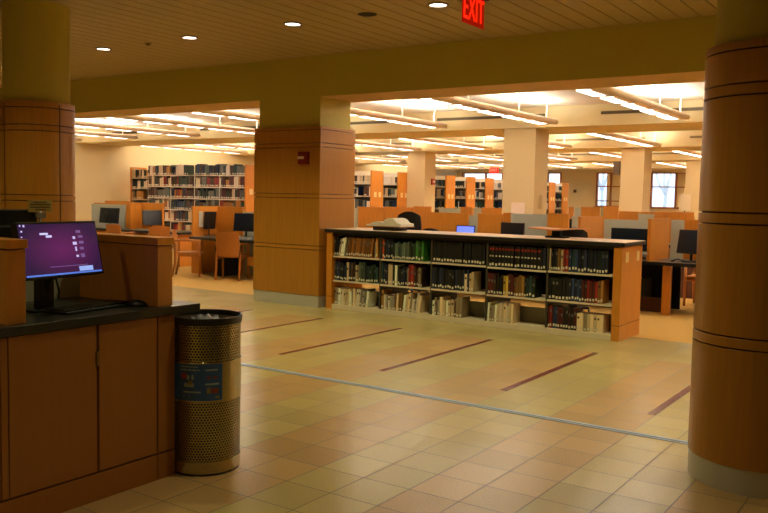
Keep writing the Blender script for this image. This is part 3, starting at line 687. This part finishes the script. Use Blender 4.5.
# far carrel band
t = thing('study_carrel', 'long far row of wooden study carrels behind the computer desks', 'desk', (0, 0, 0))
Y = 17.0
for x0, x1, z1, mm in ((-12.52, -12.4, 1.235, greyfab), (-12.38, -11.6, 1.27, wood), (-11.58, -10.75, 1.29, wood), (-10.73, -10.25, 1.32, wood)): panel(t, x0, x1, Y, 0, z1, mm)
panel(t, -10.2, -9.55, Y + .3, 0, 1.29, greyfab); panel(t, -9.55, -9.26, Y + .2, 0, 1.33, wood); panel(t, -9.26, -8.9, Y + .3, 0, 1.31, greyfab); panel(t, -8.9, -8.3, Y, 0, 1.33, wood)
desk(t, -12.5, -8.3, Y - .7, Y)
for x in (-12.4, -10.7, -8.4): bx('support_leg', x, Y - .6, 0, x + .05, Y, .675, wood, t)
t = thing('study_carrel', 'far wooden study carrels standing before the bright windows', 'desk', (0, 0, 0))
panel(t, -6.8, -6.7, Y, 0, 1.39, wood); panel(t, -6.7, -6.52, Y + .1, 0, 1.385, greyfab); panel(t, -6.52, -6.12, Y, 0, 1.40, wood); panel(t, -6.12, -6.04, Y + .1, 0, 1.40, greyfab); panel(t, -6.04, -5.72, Y, 0, 1.425, wood)
panel(t, -5.7, -4.9, Y, 0, 1.33, wood); panel(t, -5.2, -4.9, Y - .3, 0, 1.29, greyfab); panel(t, -4.9, -4.2, Y, 0, 1.34, wood)
desk(t, -6.8, -4.2, Y - .9, Y)
for x in (-6.75, -5.5, -4.3): bx('support_leg', x, Y - .6, 0, x + .05, Y, .675, wood, t)
monitor(-6.4, 16.45, .72, 0, 'dark monitor on the far carrel right of the wide beige column', .42, .32)
t = thing('study_table', 'distant wooden table and screens below the bright window', 'table', (-5.5, 19.5, 0))
bx('tabletop', -1.2, -.4, 1.2, .6, .4, 1.24, wood, t); bx('front_panel', -1.2, -.4, .0, .6, -.36, 1.2, wood, t); bx('side_panel', -1.2, -.36, 0, -1.16, .4, 1.2, wood, t); bx('side_panel', .56, -.36, 0, .6, .4, 1.2, wood, t)
t = thing('printed_stand_sign', 'pale sign standing by the narrow column at the window', 'sign', (-6.5, 25.2, 0))
bx('sign_board', -.16, -.01, 1.3, .16, .01, 1.78, mat('pale sign face', (226, 208, 178), .6), t); MB().tube([(0, 0, .02), (0, 0, 1.3)], .015, black).build('post', t); bx('foot', -.15, -.12, 0, .15, .12, .02, black, t)

# ------------------------------------------------------------------ near computer desk
t = thing('computer_desk', 'wooden cabinet desk with dark stone top in the near left corner', 'desk', (0, 0, 0))
FX = -3.40
bx('carcass', -4.12, -.6, .0, FX - .03, 3.0, .875, wood_dark, t)
bx('plinth', FX - .03, -.6, 0, FX, 2.903, .137, wood_desk, t, .002); bx('corner_plinth', FX - .03, 2.909, 0, FX, 3.02, .137, wood_desk, t, .002)
for a, c in ((-.6, .35), (.36, 1.2), (1.21, 2.028), (2.07, 2.532), (2.542, 2.903)):
    d = bx('door', FX - .03, a, .146, FX, c - .004, .872, wood_desk, t, .0015)
    if abs(a - 2.07) < .01: bx('door_latch', FX - .002, 2.522, .67, FX + .006, 2.54, .745, mat('dull brass', (120, 96, 60), .4, metal=.8), d)
bx('stile', FX - .03, 2.032, .146, FX, 2.064, .872, wood_desk, t, .0015); bx('corner_stile', FX - .03, 2.909, .146, FX, 3.02, .872, wood_desk, t, .0015); bx('end_side', -4.12, 2.995, 0, FX - .028, 3.02, .872, wood_desk, t)
bx('countertop', -4.12, -.6, .878, FX + .02, 3.185, .92, stone, t, .003)
wood_div = mat('lit amber veneer', (206, 130, 50), .4, vary=.14, scale=(6, 6, .6), coat=.15)  # paler copy of the desk veneer, downlight on the dividers put into colour
def wing(y0, y1, x0, x1, z1):
    MB().box(x0, y0, .92, x1, y1, z1 - .045, wood_div, .002).build('privacy_divider', t); bx('divider_cap', x0, y0 - .008, z1 - .04, x1 + .008, y1 + .008, z1, wood, t, .002); bx('cap_reveal', x0, y0 + .004, z1 - .046, x1 - .004, y1 - .004, z1 - .039, wood_dark, t)
wing(2.93, 3.03, -4.1, -3.43, 1.285); wing(2.085, 2.175, -4.1, -3.43, 1.30)
bx('back_screen', -4.12, 2.17, .92, -4.09, 2.93, 1.2, greyfab, t)
# far side of the same desk
bx('rear_countertop', -4.85, -.6, .878, -4.12, 3.185, .92, stone, t, .003); bx('rear_carcass', -4.82, -.6, 0, -4.12, 3.0, .875, wood_desk, t)

# main monitor
mw, mh = .5, .281; my, mtl = .132, .229
R0 = Matrix.Translation((-3.651, 2.512, 1.231)) @ Matrix.Rotation(my, 4, 'Z') @ Matrix.Rotation(-mtl, 4, 'Y')   # local: +X screen normal, Y width, Z up
t = thing('computer_monitor', 'monitor with purple desktop screen on the near stone desktop', 'monitor', (0, 0, 0))
MB().box(-.035, -mw / 2, -mh / 2, 0, mw / 2, mh / 2, black, .004, R0).build('casing', t)
def purple():
    M = bpy.data.materials.new('purple desktop picture'); M.use_nodes = True; nt = M.node_tree; b = nt.nodes['Principled BSDF']
    tc = N(nt, 'ShaderNodeTexCoord'); mp = N(nt, 'ShaderNodeMapping'); nt.links.new(tc.outputs['Generated'], mp.inputs[0]); mp.inputs['Location'].default_value = (0, -.52, -.5); mp.inputs['Scale'].default_value = (0, 1, 1)
    s = N(nt, 'ShaderNodeVectorMath', operation='LENGTH'); nt.links.new(mp.outputs[0], s.inputs[0])
    r = N(nt, 'ShaderNodeMapRange'); r.inputs[2].default_value = .55; nt.links.new(s.outputs['Value'], r.inputs[0])
    c = mixc(nt, r.outputs[0], lin((104, 34, 92)), lin((50, 26, 62)))
    b.inputs['Base Color'].default_value = (.01, .01, .01, 1); b.inputs['Roughness'].default_value = .25
    nt.links.new(c, b.inputs['Emission Color']); b.inputs['Emission Strength'].default_value = .95; return M
# own local coordinates so the picture maps on the flat face
scr = MB().box(0, -mw / 2 + .01, -mh / 2 + .012, .0012, mw / 2 - .01, mh / 2 - .012, purple()).build('screen', t); scr.matrix_local = R0
def glow(n, c, k=1): return mat(n, c, .4, emit=(c, k))
def dots(nm, lst, m):
    for y0, z0, y1, z1 in lst:
        b = MB(); b.box(.0012, -mw / 2 + y0 * mw, mh / 2 - z1 * mh, .0018, -mw / 2 + y1 * mw, mh / 2 - z0 * mh, m); b.build(nm, scr)
dots('taskbar', [(.03, .925, .97, .955)], glow('taskbar blue', (80, 120, 215), .95))
dots('popup_window', [(.68, .83, .86, .915)], glow('popup blue white', (150, 175, 245), .95))
pale = glow('pale icon', (200, 190, 250), .85); dim = glow('dim icon', (120, 90, 150), .75)
dots('desktop_icon', [(.04, .05, .055, .08), (.08, .05, .1, .09), (.045, .15, .065, .18), (.04, .25, .055, .27), (.05, .33, .07, .36)] + [(.66, .28 , .69, .33), (.65, .38, .70, .435), (.67, .47, .69, .55), (.67, .62, .70, .66)], pale)
dots('menu_entry', [(.71, .17, .77, .22), (.73, .27, .79, .31), (.73, .37, .79, .42), (.73, .48, .78, .53), (.73, .60, .78, .67), (.32, .80, .80, .812)], dim)
dots('wallpaper_logo', [(.26, .20, .36, .235), (.33, .245, .40, .285)], glow('logo lilac', (205, 205, 255), .95))
MB().box(-.06, -.035, -.09, -.03, .035, .1, black, .004, R0).build('neck_mount', t)
MB().tube([(-3.72, 2.49, 1.2), (-3.76, 2.49, 1.05), (-3.77, 2.49, .93)], .03, black).box(-3.80, 2.45, .93, -3.74, 2.53, 1.22, black, .006).build('stand_post', t)
bx('stand_foot', -3.92, 2.38, .92, -3.69, 2.62, .932, black, t, .004)
b = MB(); b.tube([(-3.80, 2.5, 1.12), (-3.86, 2.62, 1.06), (-3.95, 2.7, .98), (-4.03, 2.75, .93)], .006, black, 6); b.tube([(-3.80, 2.47, 1.1), (-3.9, 2.36, 1.02), (-4.0, 2.3, .93)], .006, black, 6); b.build('cable', t)
# keyboard
kb = thing('keyboard', 'black keyboard in front of the purple screen', 'keyboard', (-3.615, 2.66, .92), radians(9))
MB().box(-.10, -.235, 0, .075, .235, .014, blackm, .004).build('tray', kb)
b = MB()
for r in range(5):
    for q in range(16): b.box(-.085 + r * .029, -.225 + q * .0282, .014, -.085 + r * .029 + .024, -.225 + q * .0282 + .023, .021, black)
b.build('keys', kb)['kind'] = 'stuff'
t = thing('computer_mouse', 'black mouse beside the wooden desk divider', 'mouse', (-3.535, 2.885, .92), radians(20))
b = bmesh.new(); bmesh.ops.create_uvsphere(b, u_segments=20, v_segments=12, radius=1)
for v in b.verts: v.co = Vector((v.co.x * .055, v.co.y * .033, max(v.co.z, 0) * .034))
MB().merge(b, black, None, True).build('shell', t); MB().tube([(-.03, -.004, .031), (-.03, .004, .031)], .006, mat('wheel grey', (90, 90, 90), .5), 8).build('scroll_wheel', t)
# second monitor, seen from behind, and its sign
t = thing('computer_monitor', 'black monitor seen from behind at the desk edge', 'monitor', (-4.4, 2.6, .92), radians(84))
MB().box(-.32, -.01, .16, .25, .035, .49, blackm, .008).box(-.12, -.02, .2, .12, 0, .4, blackm, .01).build('casing', t)
bx('stand_post', -.03, .0, .01, .03, -.03, .25, blackm, t); bx('foot', -.12, -.1, 0, .12, .1, .012, blackm, t, .003)
t = thing('small_sign', 'small cream card sign clipped above the black monitor', 'sign', (-4.36, 2.86, .92))
MB().tube([(0, 0, 0), (0, 0, .48)], .008, mat('clip grey', (150, 150, 150), .4, metal=.5), 8).build('post', t); bx('clip', -.012, -.03, .44, .012, .03, .47, mat('clip grey', (150, 150, 150), .4), t); bx('foot', -.05, -.05, 0, .05, .05, .008, blackm, t)
cd = bx('card', -.004, -.075, .475, .004, .075, .545, mat('cream sign card', (190, 170, 96), .7), t)
b = MB()
for q, (a, c) in enumerate(((-.045, .04), (-.065, .065), (-.065, .06), (-.035, .035))): b.box(.004, a, .53 - q * .0145, .0048, c, .535 - q * .0145, mat('dark print', (60, 50, 40), .7))
b.build('printed_lines', cd)
t = thing('sanitizer_bottle', 'small blue white bottle seen just right of the left column', 'bottle', (-5.95, 4.6, .92)) if False else None

# ------------------------------------------------------------------ litter bin
bxc, byc, R_ = -3.388, 3.228, .198
t = thing('litter_bin', 'perforated steel litter bin with blue label beside the desk', 'bin', (bxc, byc, 0), 0)
MB().lathe([(R_ - .01, .0), (R_ - .006, .0), (R_ - .006, .012)], blackm, seg=72).build('rubber_foot', t)
MB().lathe([(R_ - .001, .012), (R_, .014), (R_, .075), (R_ - .001, .077)], steel, seg=72).build('base_band', t)
MB().lathe([(R_ - .003, .077), (R_ - .003, .405)], perf, seg=72).build('perforated_skirt', t)
MB().lathe([(R_ - .001, .405), (R_, .407), (R_, .618), (R_ - .001, .62)], steel, seg=72).build('plain_band', t)
MB().lathe([(R_ - .003, .62), (R_ - .003, .815)], perf, seg=72).build('perforated_collar', t)
MB().lathe([(R_ - .002, .815), (R_ + .004, .817), (R_ + .006, .85), (R_ + .004, .856), (R_ - .004, .856), (R_ - .008, .84), (R_ - .010, .82)], black, seg=72).build('rim', t)
ld = MB().lathe([(R_ - .008, .828), (.10, .826), (.085, .825)], mat('bronze lid', (64, 54, 40), .3, metal=.7), seg=72).lathe([(.085, .825), (.085, .77), (0, .75)], blackm, seg=48).build('lid', t)
b = bmesh.new(); bmesh.ops.create_icosphere(b, subdivisions=3, radius=1); rr = random.Random(4)
for v in b.verts: v.co = Vector((v.co.x * .085, v.co.y * .085, max(-.3, v.co.z) * .02 + .825 + .012 * sin(v.co.x * 9 + v.co.y * 7)))
MB().merge(b, mat('clear bin liner', (120, 120, 138), .25), None, True).build('bin_liner', t)
A = atan2(-byc, -bxc)                                   # direction towards the open hall
blue = mat('blue label', (44, 84, 150), .4)
a0, a1 = radians(-128), radians(-16)
lb = MB().lathe([(R_ + .0012, .414), (R_ + .0012, .612)], blue, seg=40, a0=a0, a1=a1).build('recycling_label', t)
def patch(nm, lst, m, parent):
    for u0, v0, u1, v1 in lst:
        b = MB(); b.lathe([(R_ + .0016, .612 - v1 * .198), (R_ + .0016, .612 - v0 * .198)], m, seg=4, a0=a0 + (a1 - a0) * u0, a1=a0 + (a1 - a0) * u1); b.build(nm, parent)
wh = mat('label white print', (150, 160, 160), .6)
patch('print_line', [(.10, .09, .24, .12), (.40, .06, .66, .085), (.40, .14, .68, .18), (.76, .14, .93, .18), (.76, .52, .95, .57), (.45, .74, .7, .78), (.15, .88, .55, .9), (.5, .30, .54, .42), (.57, .29, .60, .42), (.46, .52, .6, .62)], wh, lb)
patch('red_picture', [(.42, .25, .49, .40), (.78, .34, .83, .40), (.87, .34, .92, .40), (.84, .66, .94, .80), (.10, .25, .15, .32)], mat('label red print', (140, 50, 40), .6), lb)
patch('tan_picture', [(.52, .45, .58, .55), (.12, .36, .2, .44), (.78, .64, .83, .80), (.14, .55, .2, .66), (.14, .7, .2, .8), (.9, .88, .96, .93)], mat('label tan print', (140, 120, 70), .6), lb)
